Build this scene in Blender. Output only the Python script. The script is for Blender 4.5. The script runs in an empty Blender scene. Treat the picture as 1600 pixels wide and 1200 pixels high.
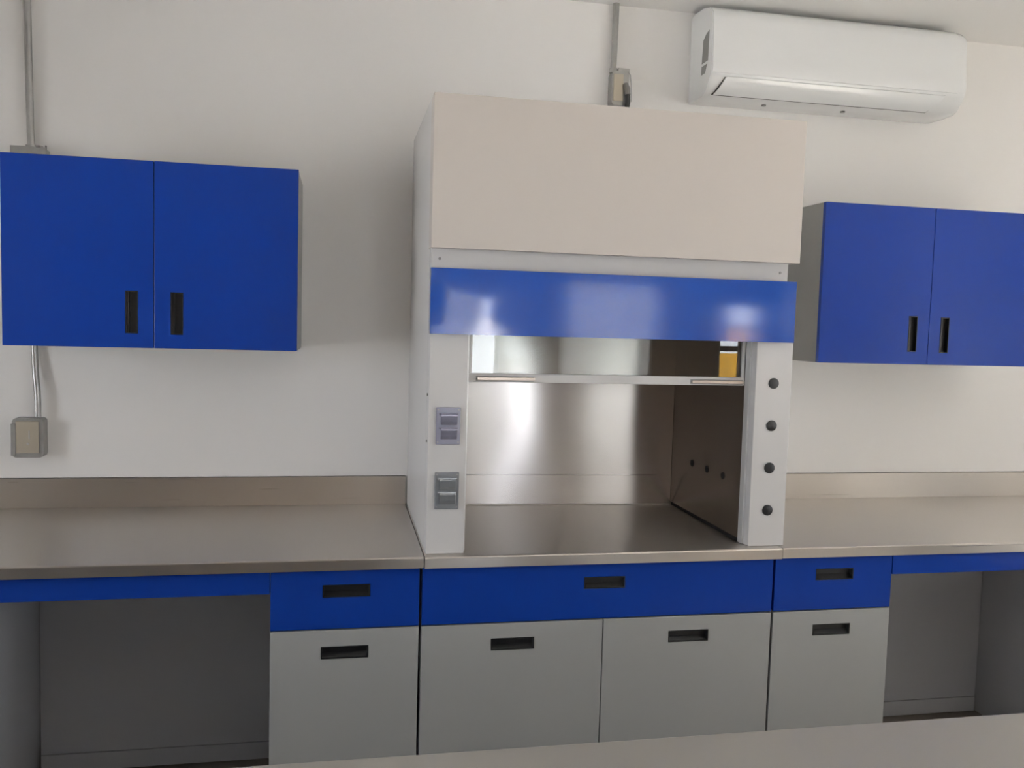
import bpy, bmesh, math, random
from mathutils import Vector, Matrix
random.seed(7)
S = bpy.context.scene
COL = S.collection
PI = math.pi

# ------------------------------------------------------------------ camera
cd = bpy.data.cameras.new('camera'); cam = bpy.data.objects.new('camera', cd); COL.objects.link(cam)
cd.sensor_fit = 'HORIZONTAL'; cd.sensor_width = 36.0; cd.lens = 36.0*1363.162/1600.0
cd.clip_start = .05; cd.clip_end = 200
r_ = Vector((0.98065, -0.19376, 0.02815)); u_ = Vector((-0.01384, 0.0748, 0.9971)); f_ = Vector((0.1953, 0.97819, -0.07067))
M = Matrix.Identity(4)
for i in range(3):
    M[i][0] = r_[i]; M[i][1] = u_[i]; M[i][2] = -f_[i]; M[i][3] = (-0.2555, -3.2168, 1.5810)[i]
cam.matrix_world = M
S.camera = cam

# ------------------------------------------------------------------ world, sun, exposure
w = bpy.data.worlds.new('world'); S.world = w; w.use_nodes = True
bg = w.node_tree.nodes['Background']; bg.inputs[0].default_value = (.90, .922, 1.0, 1); bg.inputs[1].default_value = 12.0
sd = bpy.data.lights.new('sun', 'SUN'); sd.energy = 165; sd.angle = math.radians(.6); sd.color = (1, .975, .95)
sun = bpy.data.objects.new('sun', sd); COL.objects.link(sun)
sun.rotation_euler = Vector((-1, 0.0, -.75)).to_track_quat('-Z', 'Y').to_euler()
S.view_settings.view_transform = 'Standard'; S.view_settings.look = 'None'
S.view_settings.gamma = 1; S.view_settings.use_curve_mapping = False
S.view_settings.exposure = -0.1
S.cycles.use_denoising = True
S.cycles.max_bounces = 12; S.cycles.diffuse_bounces = 8; S.cycles.glossy_bounces = 6
S.cycles.sample_clamp_indirect = 8

# ------------------------------------------------------------------ materials
def mat(name, col, rough=.5, metal=0., bump=0., bscale=60., coat=0., coatr=.1, var=0., vscale=3., spec=None):
    m = bpy.data.materials.new(name); m.use_nodes = True; nt = m.node_tree; b = nt.nodes['Principled BSDF']
    b.inputs['Base Color'].default_value = (*col, 1); b.inputs['Roughness'].default_value = rough
    b.inputs['Metallic'].default_value = metal
    b.inputs['Coat Weight'].default_value = coat; b.inputs['Coat Roughness'].default_value = coatr
    if spec is not None: b.inputs['Specular IOR Level'].default_value = spec
    tc = nt.nodes.new('ShaderNodeTexCoord')
    if var > 0:
        n = nt.nodes.new('ShaderNodeTexNoise'); n.inputs['Scale'].default_value = vscale; n.inputs['Detail'].default_value = 4
        nt.links.new(tc.outputs['Object'], n.inputs['Vector'])
        mx = nt.nodes.new('ShaderNodeMix'); mx.data_type = 'RGBA'
        mx.inputs['A'].default_value = (*[c*(1-var) for c in col], 1); mx.inputs['B'].default_value = (*[min(1, c*(1+var)) for c in col], 1)
        nt.links.new(n.outputs['Fac'], mx.inputs['Factor']); nt.links.new(mx.outputs['Result'], b.inputs['Base Color'])
    if bump > 0:
        n2 = nt.nodes.new('ShaderNodeTexNoise'); n2.inputs['Scale'].default_value = bscale; n2.inputs['Detail'].default_value = 5
        nt.links.new(tc.outputs['Object'], n2.inputs['Vector'])
        bp = nt.nodes.new('ShaderNodeBump'); bp.inputs['Strength'].default_value = bump; bp.inputs['Distance'].default_value = .002
        nt.links.new(n2.outputs['Fac'], bp.inputs['Height']); nt.links.new(bp.outputs['Normal'], b.inputs['Normal'])
    return m

def steel(name, rough, aniso, tangent, col=(.56, .54, .52), grain=(2, 2, 250), wave=0.):
    """brushed stainless steel; tangent = direction of the brushing"""
    m = mat(name, col, rough, 1.0); nt = m.node_tree; b = nt.nodes['Principled BSDF']
    b.inputs['Anisotropic'].default_value = aniso
    t = nt.nodes.new('ShaderNodeCombineXYZ')
    for i in range(3): t.inputs[i].default_value = tangent[i]
    nt.links.new(t.outputs[0], b.inputs['Tangent'])
    tc = nt.nodes.new('ShaderNodeTexCoord'); mp = nt.nodes.new('ShaderNodeMapping'); mp.inputs['Scale'].default_value = grain
    n = nt.nodes.new('ShaderNodeTexNoise'); n.inputs['Scale'].default_value = 1; n.inputs['Detail'].default_value = 3
    nt.links.new(tc.outputs['Object'], mp.inputs['Vector']); nt.links.new(mp.outputs[0], n.inputs['Vector'])
    mr = nt.nodes.new('ShaderNodeMapRange'); mr.inputs['To Min'].default_value = rough*.95; mr.inputs['To Max'].default_value = rough*1.05
    nt.links.new(n.outputs['Fac'], mr.inputs['Value']); nt.links.new(mr.outputs[0], b.inputs['Roughness'])
    if wave > 0:
        n2 = nt.nodes.new('ShaderNodeTexNoise'); n2.inputs['Scale'].default_value = 2.3; n2.inputs['Detail'].default_value = 0
        nt.links.new(tc.outputs['Object'], n2.inputs['Vector'])
        bp = nt.nodes.new('ShaderNodeBump'); bp.inputs['Strength'].default_value = 1; bp.inputs['Distance'].default_value = wave
        nt.links.new(n2.outputs['Fac'], bp.inputs['Height']); nt.links.new(bp.outputs['Normal'], b.inputs['Normal'])
    return m

def glass_mat(name, tint=(.93, .95, .94)):
    m = bpy.data.materials.new(name); m.use_nodes = True; nt = m.node_tree
    for n in list(nt.nodes): nt.nodes.remove(n)
    o = nt.nodes.new('ShaderNodeOutputMaterial'); mx = nt.nodes.new('ShaderNodeMixShader')
    tr = nt.nodes.new('ShaderNodeBsdfTransparent'); tr.inputs[0].default_value = (*tint, 1)
    gl = nt.nodes.new('ShaderNodeBsdfGlossy'); gl.inputs['Roughness'].default_value = 0.0
    fr = nt.nodes.new('ShaderNodeFresnel'); fr.inputs['IOR'].default_value = 1.5
    mu = nt.nodes.new('ShaderNodeMath'); mu.operation = 'MULTIPLY'; mu.inputs[1].default_value = 1.0
    nt.links.new(fr.outputs[0], mu.inputs[0]); nt.links.new(mu.outputs[0], mx.inputs[0])
    nt.links.new(tr.outputs[0], mx.inputs[1]); nt.links.new(gl.outputs[0], mx.inputs[2]); nt.links.new(mx.outputs[0], o.inputs[0])
    return m

WALL = mat('wall_paint', (.80, .785, .765), .55, bump=.12, bscale=45, var=.015, vscale=1.5)
CEIL = mat('ceiling_paint', (.82, .81, .79), .7, bump=.1)
FLOORM = mat('floor_tile', (.20, .175, .15), .35, var=.12, vscale=2)
WHITE = mat('white_enamel', (.52, .51, .50), .38, bump=.04, bscale=300)
CREAM = mat('cream_enamel', (.50, .46, .425), .42, bump=.04, bscale=300)
GREY = mat('grey_enamel', (.32, .325, .315), .42, bump=.05, bscale=300)
KGREY = mat('knee_panel_grey', (.50, .51, .54), .4, bump=.05, bscale=300)
BLUE = mat('blue_enamel', (.005, .034, .25), .24, bump=.03, bscale=250, spec=.25)
BLUEG = mat('glossy_blue_enamel', (.010, .06, .31), .10, bump=.02, bscale=120, spec=.8)
BLACK = mat('black_plastic', (.008, .008, .009), .45)
DARK = mat('dark_gap', (.01, .01, .01), .8)
PLASTIC = mat('white_ac_plastic', (.74, .75, .75), .18, coat=.3, coatr=.05)
VENTM = mat('grey_vent', (.22, .22, .21), .6)
OUTM = mat('grey_socket_plastic', (.17, .18, .19), .25)
OUTL = mat('lilac_grey_film', (.19, .19, .26), .2)
FLAPM = mat('clear_grey_flap', (.33, .35, .37), .18, .6)
FLAPL = mat('lilac_flap', (.36, .36, .46), .18, .6)
GALV = mat('galvanised_steel', (.40, .395, .38), .38, .85, var=.15, vscale=40)
BOXM = mat('box_cover', (.50, .45, .36), .3, .4, bump=.3, bscale=40)
ALU = mat('satin_aluminium', (.70, .70, .69), .32, .5)
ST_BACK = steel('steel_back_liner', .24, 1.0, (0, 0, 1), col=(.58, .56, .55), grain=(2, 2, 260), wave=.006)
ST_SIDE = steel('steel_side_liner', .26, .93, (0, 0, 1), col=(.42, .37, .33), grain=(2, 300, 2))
ST_TOP = steel('steel_worktop', .30, .9, (0, 1, 0), col=(.62, .585, .55), grain=(2, 260, 2))
ST_EDGE = steel('steel_fold', .28, .9, (0, 0, 1), col=(.64, .60, .56), grain=(2, 2, 260))
PULL = mat('bronze_pull', (.46, .40, .355), .3, .8)
LAM = mat('bench_top_grey', (.30, .285, .255), .32, var=.02)
GLASS = glass_mat('sash_glass')
WGLASS = glass_mat('window_glass', (.97, .98, .98))
GROUND = mat('sunlit_concrete', (.66, .64, .61), .9, var=.1)
YELLOW = mat('yellow_paint', (.85, .46, .03), .5)
OUTWALL = mat('outside_render', (.6, .58, .55), .9)
SCREW = mat('screw_steel', (.25, .24, .23), .4, .6)

# ------------------------------------------------------------------ helpers
def bm_box(bm, x0, x1, y0, y1, z0, z1):
    vs = [bm.verts.new(p) for p in ((x0,y0,z0),(x1,y0,z0),(x1,y1,z0),(x0,y1,z0),(x0,y0,z1),(x1,y0,z1),(x1,y1,z1),(x0,y1,z1))]
    for f in ((0,3,2,1),(4,5,6,7),(0,1,5,4),(1,2,6,5),(2,3,7,6),(3,0,4,7)): bm.faces.new([vs[i] for i in f])
def bm_cyl(bm, p0, p1, r, n=20, r2=None):
    p0 = Vector(p0); p1 = Vector(p1); d = (p1-p0).normalized(); r2 = r if r2 is None else r2
    a = d.orthogonal().normalized(); b = d.cross(a)
    A = [bm.verts.new(p0+(a*math.cos(2*PI*i/n)+b*math.sin(2*PI*i/n))*r) for i in range(n)]
    B = [bm.verts.new(p1+(a*math.cos(2*PI*i/n)+b*math.sin(2*PI*i/n))*r2) for i in range(n)]
    for i in range(n): bm.faces.new((A[i], A[(i+1) % n], B[(i+1) % n], B[i]))
    bm.faces.new(A[::-1]); bm.faces.new(B)
def bm_tube(bm, pts, r, n=12):
    pts = [Vector(p) for p in pts]; rings = []
    prev = None
    for i, p in enumerate(pts):
        t = ((pts[min(i+1, len(pts)-1)]-pts[max(i-1, 0)])).normalized()
        a = (prev - t*prev.dot(t)).normalized() if prev is not None else t.orthogonal().normalized()
        prev = a; b = t.cross(a)
        rings.append([bm.verts.new(p+(a*math.cos(2*PI*k/n)+b*math.sin(2*PI*k/n))*r) for k in range(n)])
    for q in range(len(rings)-1):
        for k in range(n): bm.faces.new((rings[q][k], rings[q][(k+1) % n], rings[q+1][(k+1) % n], rings[q+1][k]))
    bm.faces.new(rings[0][::-1]); bm.faces.new(rings[-1])
def bm_prism(bm, prof, x0, x1):
    """profile in (y, z), extruded along x"""
    A = [bm.verts.new((x0, y, z)) for y, z in prof]; B = [bm.verts.new((x1, y, z)) for y, z in prof]; n = len(prof)
    for i in range(n): bm.faces.new((A[i], A[(i+1) % n], B[(i+1) % n], B[i]))
    bm.faces.new(A[::-1]); bm.faces.new(B)
def obj(name, bm, m, parent=None, bevel=0., smooth=False, origin=None):
    bmesh.ops.recalc_face_normals(bm, faces=bm.faces[:])
    off = Vector(origin) if origin is not None else (Vector(parent['_o']) if parent is not None else None)
    if off is not None: bmesh.ops.translate(bm, verts=bm.verts[:], vec=-off)
    me = bpy.data.meshes.new(name); bm.to_mesh(me); bm.free(); me.materials.append(m)
    o = bpy.data.objects.new(name, me); COL.objects.link(o)
    if smooth:
        for p in me.polygons: p.use_smooth = True
        try: me.set_sharp_from_angle(angle=math.radians(35))
        except Exception: pass
    if bevel > 0:
        b = o.modifiers.new('bevel', 'BEVEL'); b.width = bevel; b.segments = 2; b.limit_method = 'ANGLE'; b.angle_limit = math.radians(40)
    if parent is not None: o.parent = parent
    if origin is not None: o.location = origin
    o['_o'] = tuple(off) if off is not None else (0, 0, 0)
    return o
def edge_faces(o):
    o.data.materials.append(ST_EDGE)
    for p in o.data.polygons:
        if abs(p.normal.y) > .6: p.material_index = 1
    return o
def box(name, x0, x1, y0, y1, z0, z1, m, parent=None, bevel=0.):
    bm = bmesh.new(); bm_box(bm, x0, x1, y0, y1, z0, z1)
    return obj(name, bm, m, parent, bevel)
def thing(name, label, cat, loc, group=None):
    o = bpy.data.objects.new(name, None); COL.objects.link(o); o.location = loc; o.empty_display_size = .05
    o['label'] = label; o['category'] = cat; o['_o'] = tuple(loc)
    if group: o['group'] = group
    return o
def tag(o, label, cat, group=None):
    o['label'] = label; o['category'] = cat
    if group: o['group'] = group
    return o
def struct(o): o['kind'] = 'structure'; return o
def sub(o, parent):
    """a sub-part: its mesh was built in world coordinates with parent's origin, parent at identity relative to the thing"""
    o.parent = parent; return o

def panel_with_hole(x0, x1, z0, z1, yf, t, hx0, hx1, hz0, hz1):
    """a slab in the xz plane, front at yf, thickness t, with a rectangular opening through it"""
    bm = bmesh.new(); xs = [x0, hx0, hx1, x1]; zs = [z0, hz0, hz1, z1]
    F = [[bm.verts.new((x, yf, z)) for x in xs] for z in zs]; B = [[bm.verts.new((x, yf+t, z)) for x in xs] for z in zs]
    for j in range(3):
        for i in range(3):
            if i == 1 and j == 1: continue
            bm.faces.new((F[j][i], F[j][i+1], F[j+1][i+1], F[j+1][i])); bm.faces.new((B[j][i], B[j+1][i], B[j+1][i+1], B[j][i+1]))
    for i in range(3):
        bm.faces.new((F[0][i], B[0][i], B[0][i+1], F[0][i+1])); bm.faces.new((F[3][i], F[3][i+1], B[3][i+1], B[3][i]))
        bm.faces.new((F[i][0], F[i+1][0], B[i+1][0], B[i][0])); bm.faces.new((F[i][3], B[i][3], B[i+1][3], F[i+1][3]))
    for (a, b) in (((1,1),(1,2)), ((2,2),(2,1)), ((1,2),(2,2)), ((2,1),(1,1))):
        bm.faces.new((F[a[0]][a[1]], F[b[0]][b[1]], B[b[0]][b[1]], B[a[0]][a[1]]))
    return bm
def pocket(hx0, hx1, hz0, hz1, yf, depth, vertical):
    """recessed black finger pull: thin rim, pocket walls and floor, a lip on one side"""
    bm = bmesh.new(); t = .0025; c = .0004
    x0, x1, z0, z1 = hx0+c, hx1-c, hz0+c, hz1-c
    bm_box(bm, x0, x1, yf+depth, yf+depth+.001, z0, z1)
    bm_box(bm, x0, x0+t, yf-.0012, yf+depth, z0, z1); bm_box(bm, x1-t, x1, yf-.0012, yf+depth, z0, z1)
    bm_box(bm, x0+t, x1-t, yf-.0012, yf+depth, z0, z0+t); bm_box(bm, x0+t, x1-t, yf-.0012, yf+depth, z1-t, z1)
    if vertical == 'v': bm_prism(bm, [(yf+.004, z0+t), (yf+depth, z0+t), (yf+depth, z1-t), (yf+.004, z1-t)], x0+t, x0+t+(x1-x0)*.22)
    else: bm_prism(bm, [(yf+.003, z0+t), (yf+depth, z0+t), (yf+depth, z0+t+.012)], x0+t, x1-t)
    return bm
def front(name, x0, x1, z0, z1, m, parent, hc, hs, yf, t=.018, orient='h', label=None):
    hx0, hx1, hz0, hz1 = hc[0]-hs[0]/2, hc[0]+hs[0]/2, hc[1]-hs[1]/2, hc[1]+hs[1]/2
    d = obj(name, panel_with_hole(x0, x1, z0, z1, yf, t, hx0, hx1, hz0, hz1), m, parent, bevel=.0012)
    if label: d['label'] = label
    h = obj('recessed_handle', pocket(hx0, hx1, hz0, hz1, yf, t-.002, orient), BLACK, parent)
    h.parent = d; h['label'] = 'black recessed handle'
    return d

# ------------------------------------------------------------------ room shell
XL, XR, YB, ZC = -3.0, 3.95, -6.0, 2.772
TH = .15
def wall_openings(name, axis, const, thick, a0, a1, z0, z1, holes, m=None):
    """wall with rectangular openings; axis 'x': spans x at y=const; axis 'y': spans y at x=const"""
    bm = bmesh.new()
    xs = sorted({a0, a1, *[h[0] for h in holes], *[h[1] for h in holes]}); zs = sorted({z0, z1, *[h[2] for h in holes], *[h[3] for h in holes]})
    for i in range(len(xs)-1):
        for j in range(len(zs)-1):
            cx, cz = (xs[i]+xs[i+1])/2, (zs[j]+zs[j+1])/2
            if any(h[0] < cx < h[1] and h[2] < cz < h[3] for h in holes): continue
            if axis == 'x': bm_box(bm, xs[i], xs[i+1], min(const, const+thick), max(const, const+thick), zs[j], zs[j+1])
            else: bm_box(bm, min(const, const+thick), max(const, const+thick), xs[i], xs[i+1], zs[j], zs[j+1])
    bmesh.ops.remove_doubles(bm, verts=bm.verts[:], dist=1e-5)
    # drop the inner faces shared by neighbouring blocks
    seen = {}
    for f in bm.faces: seen.setdefault(tuple(round(c, 4) for c in f.calc_center_median()), []).append(f)
    kill = [f for fs in seen.values() if len(fs) > 1 for f in fs]
    bmesh.ops.delete(bm, geom=kill, context='FACES')
    return struct(obj(name, bm, m or WALL))
REAR = [(.42, 1.20, .12, 2.05), (1.76, 2.70, .12, 2.25), (3.36, 3.66, .9, 1.88)]
RIGHT = [(-3.0, -1.72, 1.02, 2.2), (-4.9, -3.5, 1.02, 2.2)]
LEFT = [(-3.4, -1.0, .92, 2.0)]
struct(box('wall_back', XL-TH, XR+TH, 0, TH, -.1, ZC+.1, WALL))
wall_openings('wall_front', 'x', YB, -TH, XL-TH, XR+TH, -.1, ZC+.1, REAR, mat('reflected_brown', (.20, .145, .105), .5))  # unseen rear wall coloured brown to warm and darken the steel reflections
wall_openings('wall_right', 'y', XR, TH, YB, 0, -.1, ZC+.1, RIGHT)
wall_openings('wall_left', 'y', XL, -TH, YB, 0, -.1, ZC+.1, LEFT)
struct(box('floor', XL, XR, YB, 0, -.1, 0, FLOORM))
struct(box('ceiling', XL, XR, YB, 0, ZC, ZC+.1, CEIL))
wn = 0
def window(axis, const, a0, a1, z0, z1, mull):
    global wn; wn += 1
    bm = bmesh.new(); t = .035; d0, d1 = const-.03, const+.03
    def bb(p0, p1, q0, q1):
        if axis == 'x': bm_box(bm, p0, p1, d0, d1, q0, q1)
        else: bm_box(bm, d0, d1, p0, p1, q0, q1)
    bb(a0, a0+t, z0, z1); bb(a1-t, a1, z0, z1); bb(a0+t, a1-t, z0, z0+t); bb(a0+t, a1-t, z1-t, z1)
    for k in range(1, mull+1):
        c = a0+(a1-a0)*k/(mull+1); bb(c-.015, c+.015, z0+t, z1-t)
    fr = struct(obj('window_%d' % wn, bm, ALU))
    bm = bmesh.new()
    if axis == 'x': bm_box(bm, a0+t, a1-t, const-.002, const+.002, z0+t, z1-t)
    else: bm_box(bm, const-.002, const+.002, a0+t, a1-t, z0+t, z1-t)
    g = obj('pane', bm, WGLASS, fr); g['_o'] = (0, 0, 0)
    # daylight portal in the opening
    ld = bpy.data.lights.new('daylight_portal', 'AREA'); ld.shape = 'RECTANGLE'; ld.size = a1-a0; ld.size_y = z1-z0
    ld.cycles.is_portal = True
    lo = bpy.data.objects.new('daylight_portal', ld); COL.objects.link(lo)
    mid = ((a0+a1)/2, const, (z0+z1)/2) if axis == 'x' else (const, (a0+a1)/2, (z0+z1)/2)
    lo.location = mid
    inward = Vector((0, 1, 0)) if axis == 'x' else Vector((-1 if const > 0 else 1, 0, 0))
    lo.rotation_euler = inward.to_track_quat('-Z', 'Z').to_euler()
for h in REAR: window('x', YB-.08, *h, 0)
for h in RIGHT: window('y', XR+.08, *h, 1)
for h in LEFT: window('y', XL-.08, *h, 1)
box('window_transom', 3.395, 3.625, YB-.11, YB-.05, 1.355, 1.405, mat('dark_frame', (.06, .06, .065), .4), bpy.data.objects['window_3'])
wd = struct(box('reflection_door', -1.62, -.72, YB+.001, YB+.04, .005, 2.1, mat('light_wood', (.55, .40, .27), .4, var=.1)))  # door added out of view so the left backsplash reflects tan
bm = bmesh.new(); bm_cyl(bm, (-.82, YB+.04, 1.0), (-.82, YB+.09, 1.0), .012); bm_cyl(bm, (-.82, YB+.085, 1.0), (-.94, YB+.085, 1.0), .01)
obj('door_handle', bm, ALU, wd)
# outside, seen only in reflections: ground, a yellow panel and a rendered wall
struct(box('ground', -25, 25, -25, 25, -.3, -.12, GROUND))
bl = thing('reflection_blind', 'unseen white translucent blind added over the middle rear window to dim its reflection', 'blind', (2.23, -6.03, 2.25))
BL = mat('blind_fabric', (.75, .74, .72), .8)  # added sheets turn window light into dim glows for the reflections
_nt = BL.node_tree; _t = _nt.nodes.new('ShaderNodeBsdfTranslucent'); _t.inputs[0].default_value = (.9, .89, .87, 1)
_m = _nt.nodes.new('ShaderNodeMixShader'); _m.inputs[0].default_value = .8
_nt.links.new(_nt.nodes['Principled BSDF'].outputs[0], _m.inputs[1]); _nt.links.new(_t.outputs[0], _m.inputs[2])
_nt.links.new(_m.outputs[0], _nt.nodes['Material Output'].inputs[0])
box('fabric', 1.78, 2.68, -6.035, -6.034, .2, 2.22, BL, bl)
bl2 = thing('reflection_blind', 'unseen narrow white translucent blind added for a dim reflection beside the clear strip of the narrow rear window', 'blind', (.68, -6.03, 2.05))
box('fabric', .44, .95, -6.035, -6.034, .2, 2.02, BL, bl2)  # added for the dim band next to the bright reflection
box('roller', .43, .96, -6.06, -6.02, 2.005, 2.045, ALU, bl2)
box('roller', 1.77, 2.69, -6.06, -6.02, 2.205, 2.245, ALU, bl)
yb = thing('yellow_board', 'yellow painted board standing outside behind the rear window', 'board', (3.87, -7.2, -.12))
box('board', 3.6, 4.15, -7.25, -7.2, -.12, 1.30, YELLOW, yb)
box('support_post', 3.85, 3.91, -7.32, -7.25, -.12, 1.2, ALU, yb)
# ------------------------------------------------------------------ base units
def carcass(name, x0, x1, label, lx, doors):
    t = thing(name, label, 'cabinet', ((x0+x1)/2, -.36, 0))
    bm = bmesh.new(); s = .018
    bm_box(bm, x0, x0+s, -.711, -.02, .1, .864); bm_box(bm, x1-s, x1, -.711, -.02, .1, .864)
    bm_box(bm, x0+s, x1-s, -.711, -.02, .1, .118); bm_box(bm, x0+s, x1-s, -.038, -.02, .118, .864)
    bm_box(bm, x0+s, x1-s, -.69, -.04, .846, .864)
    obj('carcass', bm, GREY, t)
    box('plinth', x0+.01, x1-.01, -.66, -.64, 0, .1, DARK, t)
    return t
YF = -.73
G = .0015
c = carcass('drawer_cabinet', -.436, -.0145, 'grey cabinet with one blue drawer, left of the fume hood beside the wide knee space', 0, 0)
front('drawer', -.436+G, -.0145-G, .692, .862, BLUE, c, (-.224, .802), (.133, .036), YF, label='blue drawer front')
front('door', -.436+G, -.0145-G, .105, .688, GREY, c, (-.227, .622), (.133, .036), YF, label='grey door')
c = carcass('fume_hood_cabinet', -.0095, 1.0985, 'widest base cabinet, under the fume hood, with a full-width blue drawer over two grey doors', 0, 0)
front('drawer', -.0095+G, 1.0985-G, .692, .862, BLUE, c, (.545, .802), (.128, .036), YF, label='wide blue drawer front')
front('door', -.0095+G, .5445-G, .105, .688, GREY, c, (.265, .625), (.131, .036), YF, label='grey door')
front('door', .5445+G, 1.0985-G, .105, .688, GREY, c, (.822, .625), (.131, .036), YF, label='grey door')
c = carcass('drawer_cabinet', 1.1035, 1.517, 'grey cabinet with one blue drawer, right of the fume hood below the right worktop', 0, 0)
front('drawer', 1.1035+G, 1.517-G, .692, .862, BLUE, c, (1.312, .806), (.131, .036), YF, label='blue drawer front')
front('door', 1.1035+G, 1.517-G, .105, .688, GREY, c, (1.31, .625), (.131, .036), YF, label='grey door')
# cabinets that close the knee spaces
for nm, x0, x1, lab in (('side_cabinet', -2.2, -1.231, 'grey cabinet side closing the left knee space at the picture edge'),
                        ('side_cabinet', 2.392, 3.3, 'grey cabinet side closing the right knee space at the picture edge')):
    t = thing(nm, lab, 'cabinet', ((x0+x1)/2, -.36, 0))
    box('carcass', x0, x1, -.71, -.02, .10, .864, KGREY, t)
    box('plinth', x0+.01, x1-.01, -.66, -.04, 0, .10, KGREY, t)
    front('door', x0+G, x1-G, .105, .79, GREY, t, ((x0+x1)/2, .625), (.131, .036), YF)
# knee-space back panels
for x0, x1, lab in ((-1.229, -.438, 'large dark grey back panel inside the left knee space'), (1.519, 2.390, 'bluish grey back panel inside the right knee space')):
    t = thing('knee_space_panel', lab, 'panel', ((x0+x1)/2, -.09, 0))
    box('panel', x0, x1, -.10, -.085, .068, .862, KGREY, t, .001)
    box('skirting_strip', x0, x1, -.101, -.085, .004, .0655, KGREY, t, .001)

# ------------------------------------------------------------------ worktops
def worktop(name, x0, x1, label, backs=True, apron=None, rx=None):
    t = thing(name, label, 'worktop', ((x0+x1)/2, -.375, .9))
    bm = bmesh.new()
    # folded sheet: top, rounded front fold, return
    prof = [(-.002, .9), (-.744, .9), (-.7475, .8993), (-.7495, .8975), (-.75, .895), (-.75, .867), (-.735, .867), (-.735, .868), (-.7475, .869), (-.7475, .893), (-.744, .8975), (-.002, .8975)]
    bm_prism(bm, [(y, z) for y, z in prof], x0, x1)
    bm_box(bm, x0+.002, x1-.002, -.74, -.005, .8655, .897)
    edge_faces(obj('top_sheet', bm, ST_TOP, t))
    if backs:
        bm = bmesh.new()
        bm_prism(bm, [(-.015, .9005), (-.0165, .9005), (-.0165, 1.001), (-.015, 1.003), (-.001, 1.003), (-.001, .9005)], x0, x1)
        obj('backsplash', bm, ST_EDGE, t)
    if apron:
        box('apron', apron[0], apron[1], YF, YF+.018, .799, .864, BLUE, t, .001)['label'] = 'blue apron strip'
    return t
worktop('worktop', -2.3, -.007, 'long brushed steel worktop with backsplash left of the fume hood', apron=(-2.2, -.4365))
worktop('worktop', 1.117, 3.94, 'brushed steel worktop with backsplash right of the fume hood', apron=(1.5175, 3.3))
t = thing('fume_hood_worktop', 'brushed steel tray top that carries the fume hood', 'worktop', (.55, -.37, .9))
bm = bmesh.new()
bm_prism(bm, [(-.002, .9), (-.745, .9), (-.7495, .8985), (-.752, .895), (-.752, .866), (-.742, .866), (-.742, .869), (-.002, .869)], -.004, 1.114)
edge_faces(obj('top_sheet', bm, ST_TOP, t))

# ------------------------------------------------------------------ island bench in the foreground
t = thing('island_bench', 'pale grey bench top running along the bottom of the picture', 'bench', (.6, -2.35, 0))
bm = bmesh.new()
bm_prism(bm, [(-1.889, .897), (-1.8915, .8992), (-1.894, .9), (-2.70, .9), (-2.704, .8985), (-2.705, .895), (-2.705, .866), (-1.889, .866)], -2.4, 3.2)
obj('top', bm, LAM, t)
for x0, x1 in ((-2.3, -1.0), (-.99, .31), (.32, 1.62), (1.63, 3.1)):
    box('cabinet_body', x0, x1, -2.66, -1.93, .1, .865, GREY, t)
box('plinth', -2.28, 3.08, -2.62, -1.97, 0, .1, DARK, t)

# ------------------------------------------------------------------ fume hood
H = thing('fume_hood', 'tall cream and white fume hood with blue strip and raised glass sash', 'fume hood', (.56, -.36, .9))
Z0 = .9005
box('side_panel', 0, .012, -.66, -.003, Z0, 2.225, WHITE, H, .001)
box('side_panel', 1.099, 1.111, -.66, -.003, Z0, 2.225, WHITE, H, .001)
box('roof_panel', .012, 1.099, -.66, -.003, 2.19, 2.205, WHITE, H)
# front posts: folded sheet boxes
def post(x0, x1, inner):
    bm = bmesh.new()
    bm_box(bm, x0, x1, -.721, -.662, Z0, 1.70)
    return obj('front_post', bm, WHITE, H, .002)
pl = post(0.0, .112, 1); pr = post(1.011, 1.132, -1)
# header panel with folded returns
bm = bmesh.new()
bm_box(bm, -.004, 1.129, -.741, -.738, 1.785, 2.214)
bm_box(bm, -.004, -.001, -.738, -.668, 1.785, 2.214); bm_box(bm, 1.126, 1.129, -.738, -.668, 1.785, 2.214)
bm_box(bm, -.001, 1.126, -.738, -.668, 2.211, 2.214); bm_box(bm, -.001, 1.126, -.738, -.72, 1.785, 1.788)
obj('header_panel', bm, CREAM, H, .001)['label'] = 'cream header panel'
# recessed rail under the header with screws
rail = box('upper_rail', .002, 1.111, -.702, -.662, 1.702, 2.0, WHITE, H)
for x in (.025, 1.085):
    bm = bmesh.new(); bm_cyl(bm, (x, -.7045, 1.757), (x, -.702, 1.757), .004, 14); bm_box(bm, x-.003, x+.003, -.7052, -.7045, 1.7565, 1.7575)
    s = obj('screw', bm, SCREW, H); s.parent = rail
# blue strip with a dented, bowed face
bm = bmesh.new(); nx, nz = 90, 18; x0, x1, z0, z1 = -.004, 1.117, 1.542, 1.728
def strip_y(a, b):
    y = -.751
    ea = min(1, a/.04, (1-a)/.04); eb = min(1, b/.22, (1-b)/.22)
    y -= .0016*math.sin(PI*b)*ea
    y -= .0012*math.exp(-((a-.14)/.06)**2-((b-.35)/.3)**2)*eb
    y += 0
    return y
gr = [[bm.verts.new((x0+(x1-x0)*i/nx, strip_y(i/nx, j/nz), z0+(z1-z0)*j/nz)) for i in range(nx+1)] for j in range(nz+1)]
for j in range(nz):
    for i in range(nx): bm.faces.new((gr[j][i], gr[j][i+1], gr[j+1][i+1], gr[j+1][i]))
ring = [gr[0][i] for i in range(nx+1)] + [gr[j][nx] for j in range(1, nz+1)] + [gr[nz][i] for i in range(nx-1, -1, -1)] + [gr[j][0] for j in range(nz-1, 0, -1)]
bk = [bm.verts.new((v.co.x, -.724, v.co.z)) for v in ring]
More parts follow.
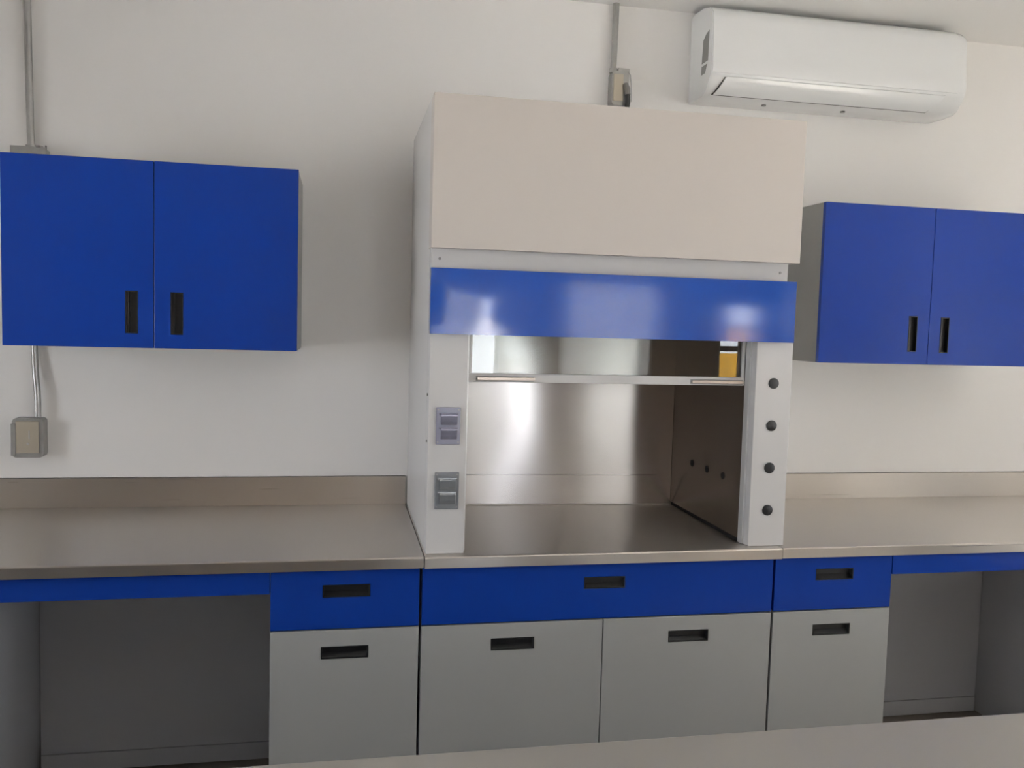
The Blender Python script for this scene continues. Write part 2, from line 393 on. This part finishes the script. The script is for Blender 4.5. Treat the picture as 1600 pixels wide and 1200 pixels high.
for k in range(len(ring)):
    q = (k+1) % len(ring); bm.faces.new((ring[k], ring[q], bk[q], bk[k]))
bm.faces.new(bk)
st = obj('sash_cover', bm, BLUEG, H, smooth=True); st['label'] = 'glossy blue cover strip'
# steel liner
TILT = .045
def shear(o, amt=TILT, cx=.56):
    for v in o.data.vertices: v.co.y -= (v.co.x)*amt
    return o
liner_back = shear(box('back_liner', .114, 1.004, -.06, -.05, Z0+.006, 1.80, ST_BACK, H))
bm = bmesh.new()      # lower baffle, its right end cut on a slant
yb0 = -.066
pts = [(.114, .9035), (1.0, .9035), (.953, 1.012), (.114, 1.012)]
A = [bm.verts.new((x, yb0, z)) for x, z in pts]; B = [bm.verts.new((x, -.0602, z)) for x, z in pts]
bm.faces.new(A); bm.faces.new(B[::-1])
for i in range(4): bm.faces.new((A[i], A[(i+1) % 4], B[(i+1) % 4], B[i]))
shear(obj('lower_baffle', bm, ST_BACK, H))
shear(box('tray_step', .118, 1.0, -.082, -.0665, Z0, .9030, ST_TOP, H))
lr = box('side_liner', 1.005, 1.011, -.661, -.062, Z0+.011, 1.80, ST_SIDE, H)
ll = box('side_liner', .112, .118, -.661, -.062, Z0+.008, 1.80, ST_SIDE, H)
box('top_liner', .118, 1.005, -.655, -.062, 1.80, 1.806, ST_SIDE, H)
box('gap_shade_strip', 1.0035, 1.0105, -.661, -.09, Z0, Z0+.0108, BLACK, H)  # black strip standing in for the shade in the gap under the liner
for y in (-.275, -.404, -.533):
    bm = bmesh.new(); bm_cyl(bm, (1.0046, y, 1.091), (1.0032, y, 1.091), .012, 18)
    o = obj('service_hole', bm, DARK, H); o.parent = lr
# black hole covers on the right post
for z in (1.414, 1.282, 1.149, 1.015):
    bm = bmesh.new(); bm_cyl(bm, (1.071, -.7212, z), (1.071, -.7245, z), .0168, 32); bm_cyl(bm, (1.071, -.7245, z), (1.071, -.7262, z), .0155, 32, .012)
    o = obj('hole_plug', bm, BLACK, H, smooth=True); o.parent = pr; o['label'] = 'round black plug'
for z in (1.365, 1.23):
    bm = bmesh.new(); bm_cyl(bm, (-.0005, -.70, z), (-.0035, -.70, z), .004, 10)
    o = obj('screw', bm, SCREW, H); o.parent = pl
# double sockets with flaps on the left post
for zc, m, lab in ((1.277, OUTL, 'lilac grey double socket cover'), (1.088, OUTM, 'grey double socket cover')):
    pt = box('socket_plate', .0225, .0925, -.7275, -.7212, zc-.054, zc+.054, m, H, .0015); pt.parent = pl; pt['label'] = lab
    for dz in (.020, -.021):
        bm = bmesh.new()
        z0 = zc+dz-.017; z1 = zc+dz+.015
        bm_prism(bm, [(-.7276, z0), (-.7315, z0), (-.736, z0+.010), (-.739, z1-.004), (-.736, z1), (-.7276, z1)], .036, .083)
        # hinge barrel
        bm_cyl(bm, (.030, -.732, z1+.001), (.085, -.732, z1+.001), .0025, 10)
        o = obj('socket_flap', bm, FLAPM if m is OUTM else FLAPL, H, .001); o.parent = pl
    for (sx, sz) in ((.028, .047), (.087, .047), (.028, -.047), (.087, -.047)):
        bm = bmesh.new(); bm_cyl(bm, (sx, -.7276, zc+sz), (sx, -.7284, zc+sz), .0022, 10); obj('screw', bm, SCREW, H).parent = pl
    
# sash: glass in a white frame, pulled down a little under the blue strip
YS0, YS1 = -.66, -.644
bm = bmesh.new()
bm_box(bm, .1195, 1.0035, YS0, YS1, 1.401, 1.427)
bm_box(bm, .1195, .1295, YS0, YS1, 1.427, 1.80); bm_box(bm, .9935, 1.0035, YS0, YS1, 1.427, 1.80); bm_box(bm, .1295, .9935, YS0, YS1, 1.785, 1.80)
sf = obj('sash_frame', bm, WHITE, H, .0015); sf['label'] = 'white sash frame'
g = box('sash_glass', .1295, .9935, -.6535, -.6505, 1.427, 1.785, GLASS, H); g.parent = sf
for xa, xb in ((.148, .322), (.825, .998)):
    bm = bmesh.new()
    bm_box(bm, xa, xb, YS0-.0135, YS0-.0105, 1.4075, 1.4165)
    bm_box(bm, xa, xb, YS0-.0105, YS0-.0005, 1.4095, 1.4125)
    box('pull_shadow_plate', xa-.003, xb, YS0-.0004, YS0+.001, 1.4045, 1.4185, VENTM, H).parent = sf  # dark plate standing in for the shadow lines above and below the pull
    o = obj('sash_pull', bm, PULL, H, .0005); o.parent = sf; o['label'] = 'long metal finger pull'
# sash guide channels beside the opening
for xa, xb in ((1.0042, 1.0105), (.1125, .1185)):
    box('sash_guide', xa, xb, -.690, -.6615, Z0+.001, 1.69, ALU, H)

# ------------------------------------------------------------------ wall cabinets
def wall_cab(x0, xm, x1, z0, z1, label, h1, h2):
    t = thing('wall_cabinet', label, 'cabinet', ((x0+x1)/2, -.17, z0), 'blue double-door wall cabinets')
    bm = bmesh.new(); s = .016
    bm_box(bm, x0+.001, x0+s, -.324, -.001, z0, z1); bm_box(bm, x1-s, x1-.001, -.324, -.001, z0, z1)
    bm_box(bm, x0+s, x1-s, -.324, -.001, z0, z0+s); bm_box(bm, x0+s, x1-s, -.324, -.001, z1-s, z1)
    bm_box(bm, x0+s, x1-s, -.012, -.001, z0+s, z1-s)
    obj('carcass', bm, GREY, t)['label'] = 'grey carcass'
    front('door', x0, xm-.001, z0, z1, BLUE, t, h1, (.036, .131), -.343, orient='v', label='blue door')
    front('door', xm+.001, x1, z0, z1, BLUE, t, h2, (.036, .131), -.343, orient='v', label='blue door')
wall_cab(-1.249, -.818, -.387, 1.469, 2.042, 'blue two-door wall cabinet above the left worktop', (-.8835, 1.579), (-.751, 1.578))
wall_cab(1.442, 1.885, 2.328, 1.467, 2.041, 'blue two-door wall cabinet right of the fume hood, below the air conditioner', (1.8185, 1.579), (1.951, 1.5775))

# ------------------------------------------------------------------ air conditioner
A_ = thing('air_conditioner', 'white split air conditioner high on the wall under the ceiling', 'air conditioner', (1.57, -.1, 2.43))
prof = [(-.002, 2.752), (-.03, 2.757), (-.12, 2.75), (-.165, 2.737), (-.190, 2.715), (-.197, 2.69), (-.200, 2.62), (-.204, 2.555), (-.208, 2.515), (-.204, 2.497),
        (-.196, 2.486), (-.180, 2.464), (-.160, 2.440), (-.135, 2.430), (-.07, 2.427), (-.002, 2.430)]
X0, X1 = 1.043, 2.088
bm = bmesh.new(); rings = []
cy, cz = -.09, 2.60
for dx, s in ((0, .93), (.004, .965), (.012, .988), (.028, 1.0)):
    rings.append((X0+dx, s))
rings = [(X0, .985), (X0+.004, .995), (X0+.012, 1.0)] + [(X1-.045, 1.0), (X1-.022, .99), (X1-.009, .968), (X1, .93)]
RV = []
for x, s in rings:
    row = []
    for (y, z) in prof:
        yy = y if y > -.01 else cy+(y-cy)*s if y < cy else y
        zz = cz+(z-cz)*(1-(1-s)*.4)
        row.append(bm.verts.new((x, yy, zz)))
    RV.append(row)
n = len(prof)
for a in range(len(RV)-1):
    for i in range(n): bm.faces.new((RV[a][i], RV[a][(i+1) % n], RV[a+1][(i+1) % n], RV[a+1][i]))
bm.faces.new(RV[0][::-1]); bm.faces.new(RV[-1])
body = obj('body', bm, PLASTIC, A_, smooth=True)
# raised front panel skin (ends above the louvre)
fp = [(-.15, 2.7425), (-.168, 2.738), (-.193, 2.7165), (-.2005, 2.69), (-.2035, 2.62), (-.2075, 2.555), (-.2115, 2.514), (-.208, 2.499)]
bk_ = [(-.203, 2.4985), (-.2055, 2.515), (-.202, 2.555), (-.198, 2.62), (-.195, 2.688), (-.189, 2.713), (-.165, 2.733), (-.15, 2.738)]
bm = bmesh.new(); bm_prism(bm, fp+bk_, X0+.004, X1-.042)
obj('front_panel', bm, PLASTIC, A_, smooth=True)
# louvre: slanted flap with dark slot around it
def louver(bm, off, top, bot, xa0, xa1, xb0, xb1, th):
    (ty, tz), (by, bz) = top, bot
    nrm = Vector((0, tz-bz, -(ty-by))).normalized(); nrm = nrm if nrm.y < 0 else -nrm
    N = 6; F = []; Bk = []
    for k in range(N+1):
        q = k/N; y = ty+(by-ty)*q; z = tz+(bz-tz)*q; bul = .006*math.sin(PI*q)
        xa = xa0+(xb0-xa0)*q; xb = xa1+(xb1-xa1)*q
        o_ = nrm*(off+th+bul); b_ = nrm*off
        F.append((bm.verts.new((xa, y+o_.y, z+o_.z)), bm.verts.new((xb, y+o_.y, z+o_.z))))
        Bk.append((bm.verts.new((xa, y+b_.y, z+b_.z)), bm.verts.new((xb, y+b_.y, z+b_.z))))
    for k in range(N):
        bm.faces.new((F[k][0], F[k][1], F[k+1][1], F[k+1][0])); bm.faces.new((Bk[k][0], Bk[k+1][0], Bk[k+1][1], Bk[k][1]))
        bm.faces.new((F[k][0], F[k+1][0], Bk[k+1][0], Bk[k][0])); bm.faces.new((F[k][1], Bk[k][1], Bk[k+1][1], F[k+1][1]))
    bm.faces.new((F[0][0], Bk[0][0], Bk[0][1], F[0][1])); bm.faces.new((F[N][0], F[N][1], Bk[N][1], Bk[N][0]))
bm = bmesh.new(); louver(bm, -.002, (-.1965, 2.487), (-.150, 2.4335), 1.1005, 1.992, 1.0712, 1.951, .006)
obj('outlet_slot', bm, DARK, A_, smooth=True)['label'] = 'dark slot around the flap'
bm = bmesh.new(); louver(bm, .0042, (-.200, 2.491), (-.1525, 2.4365), 1.1035, 1.997, 1.0745, 1.948, .004)
obj('louver_flap', bm, PLASTIC, A_, smooth=True)
for z0, z1 in ((2.548, 2.655), (2.508, 2.538)):
    bm = bmesh.new()
    if z1 > 2.6: pts = [(-.118, z0), (-.172, z0), (-.175, z1), (-.150, z1-.006), (-.124, z1-.024)]
    else: pts = [(-.116, z0), (-.150, z0), (-.165, z1), (-.118, z1)]
    bm_prism(bm, pts, X0-.0008, X0+.006)
    o = obj('side_vent', bm, VENTM, A_); o.parent = body; o['label'] = 'grey side vent'
for x in (1.31, 1.64):
    bm = bmesh.new(); bm_cyl(bm, (x, -.09, 2.43), (x, -.09, 2.4235), .009, 16)
    o = obj('screw_cap', bm, VENTM, A_, smooth=True); o.parent = body

# ------------------------------------------------------------------ conduits and boxes
def strap(name, x, z, y, parent):
    bm = bmesh.new(); bm_box(bm, x-.024, x+.024, -.003, -.001, z-.008, z+.008)
    bm_cyl(bm, (x, y, z-.008), (x, y, z+.008), .0135, 16)
    return obj(name, bm, GALV, parent)
t = thing('electrical_conduit', 'grey steel conduit rising to the ceiling behind the left wall cabinet', 'conduit', (-1.27, -.018, 1.22))
bm = bmesh.new(); bm_tube(bm, [(-1.2745, -.018, 2.7715), (-1.2705, -.018, 2.4), (-1.266, -.018, 2.122)], .0115); obj('conduit_pipe', bm, GALV, t, smooth=True)
bm = bmesh.new(); bm_tube(bm, [(-1.262, -.018, 2.045), (-1.262, -.018, 1.60), (-1.262, -.018, 1.46), (-1.261, -.018, 1.40), (-1.257, -.022, 1.35), (-1.252, -.027, 1.31), (-1.250, -.028, 1.27), (-1.250, -.028, 1.216)], .0105); obj('conduit_pipe', bm, GALV, t, smooth=True)
t = thing('junction_box', 'small steel junction box peeking above the left wall cabinet', 'junction box', (-1.262, -.03, 2.047))
box('box', -1.315, -1.212, -.050, -.001, 2.047, 2.108, GALV, t, .004)
bm = bmesh.new(); bm_cyl(bm, (-1.266, -.018, 2.108), (-1.266, -.018, 2.1215), .016, 18); obj('connector', bm, GALV, t, smooth=True)
box('cover_plate', -1.318, -1.209, -.054, -.0505, 2.050, 2.112, GALV, t, .001)
bm = bmesh.new(); bm_cyl(bm, (-1.214, -.04, 2.106), (-1.214, -.04, 2.119), .003, 10); bm_cyl(bm, (-1.232, -.045, 2.109), (-1.232, -.045, 2.116), .012, 10); obj('knockout_screws', bm, SCREW, t)

def outlet_box(x0, x1, z0, z1, label, loc, group=None):
    t = thing('outlet_box', label, 'electrical box', loc)
    bm = bmesh.new(); r = .014
    prof = []
    for (cx, cz, a) in ((x1-r, z1-r, 0), (x0+r, z1-r, 90), (x0+r, z0+r, 180), (x1-r, z0+r, 270)):
        for k in range(5):
            an = math.radians(a+k*22.5); prof.append((cx+r*math.cos(an), cz+r*math.sin(an)))
    A = [bm.verts.new((x, -.048, z)) for x, z in prof]; B = [bm.verts.new((x, -.001, z)) for x, z in prof]; n = len(prof)
    bm.faces.new(A); bm.faces.new(B[::-1])
    for i in range(n): bm.faces.new((A[i], A[(i+1) % n], B[(i+1) % n], B[i]))
    obj('box', bm, GALV, t, .001)
    return t
t = outlet_box(-1.325, -1.228, 1.080, 1.214, 'galvanised outlet box on the wall below the left wall cabinet', (-1.277, -.03, 1.08))
box('cover_plate', -1.312, -1.241, -.0525, -.0485, 1.096, 1.204, BOXM, t, .002)['label'] = 'beige steel cover plate'
box('side_clip', -1.327, -1.3125, -.0545, -.049, 1.088, 1.196, GALV, t, .001)
bm = bmesh.new(); bm_box(bm, -1.272, -1.268, -.0535, -.0526, 1.145, 1.172); bm_cyl(bm, (-1.274, -.0526, 1.128), (-1.274, -.0545, 1.128), .004, 10)
obj('socket_slot', bm, WHITE, t)
for z in (1.222, 1.083):
    pass
t = thing('electrical_conduit', 'thin steel conduit dropping from the ceiling above the fume hood', 'conduit', (.735, -.018, 2.54))
bm = bmesh.new(); bm_tube(bm, [(.7375, -.018, 2.7715), (.7365, -.018, 2.65), (.7345, -.018, 2.5365)], .0115); obj('conduit_pipe', bm, GALV, t, smooth=True)
t = outlet_box(.722, .788, 2.395, 2.520, 'steel outlet box with a plugged-in cable above the fume hood', (.75, -.03, 2.395))
box('cover_plate', .728, .766, -.0515, -.0485, 2.41, 2.508, BOXM, t, .0015)
bm = bmesh.new(); bm_cyl(bm, (.7345, -.018, 2.518), (.7345, -.018, 2.536), .0155, 18); bm_box(bm, .745, .79, -.046, -.006, 2.517, 2.532); obj('connector', bm, GALV, t, .002)
bm = bmesh.new(); bm_tube(bm, [(.775, -.05, 2.47), (.777, -.062, 2.455), (.778, -.066, 2.43)], .011, 14); obj('plug', bm, SCREW, t, smooth=True)
bm = bmesh.new(); bm_tube(bm, [(.778, -.066, 2.432), (.779, -.067, 2.405), (.778, -.062, 2.37), (.775, -.05, 2.33), (.77, -.03, 2.25), (.77, -.02, 2.21)], .009, 12); obj('plug_cable', bm, BLACK, t, smooth=True)['label'] = 'black cable'
bm = bmesh.new(); bm_tube(bm, [(.780, -.045, 2.525), (.795, -.04, 2.51), (.803, -.03, 2.48), (.808, -.02, 2.45), (.811, -.012, 2.42)], .0018, 8); obj('wire_loop', bm, GALV, t, smooth=True)

for o in bpy.data.objects:
    if '_o' in o: del o['_o']
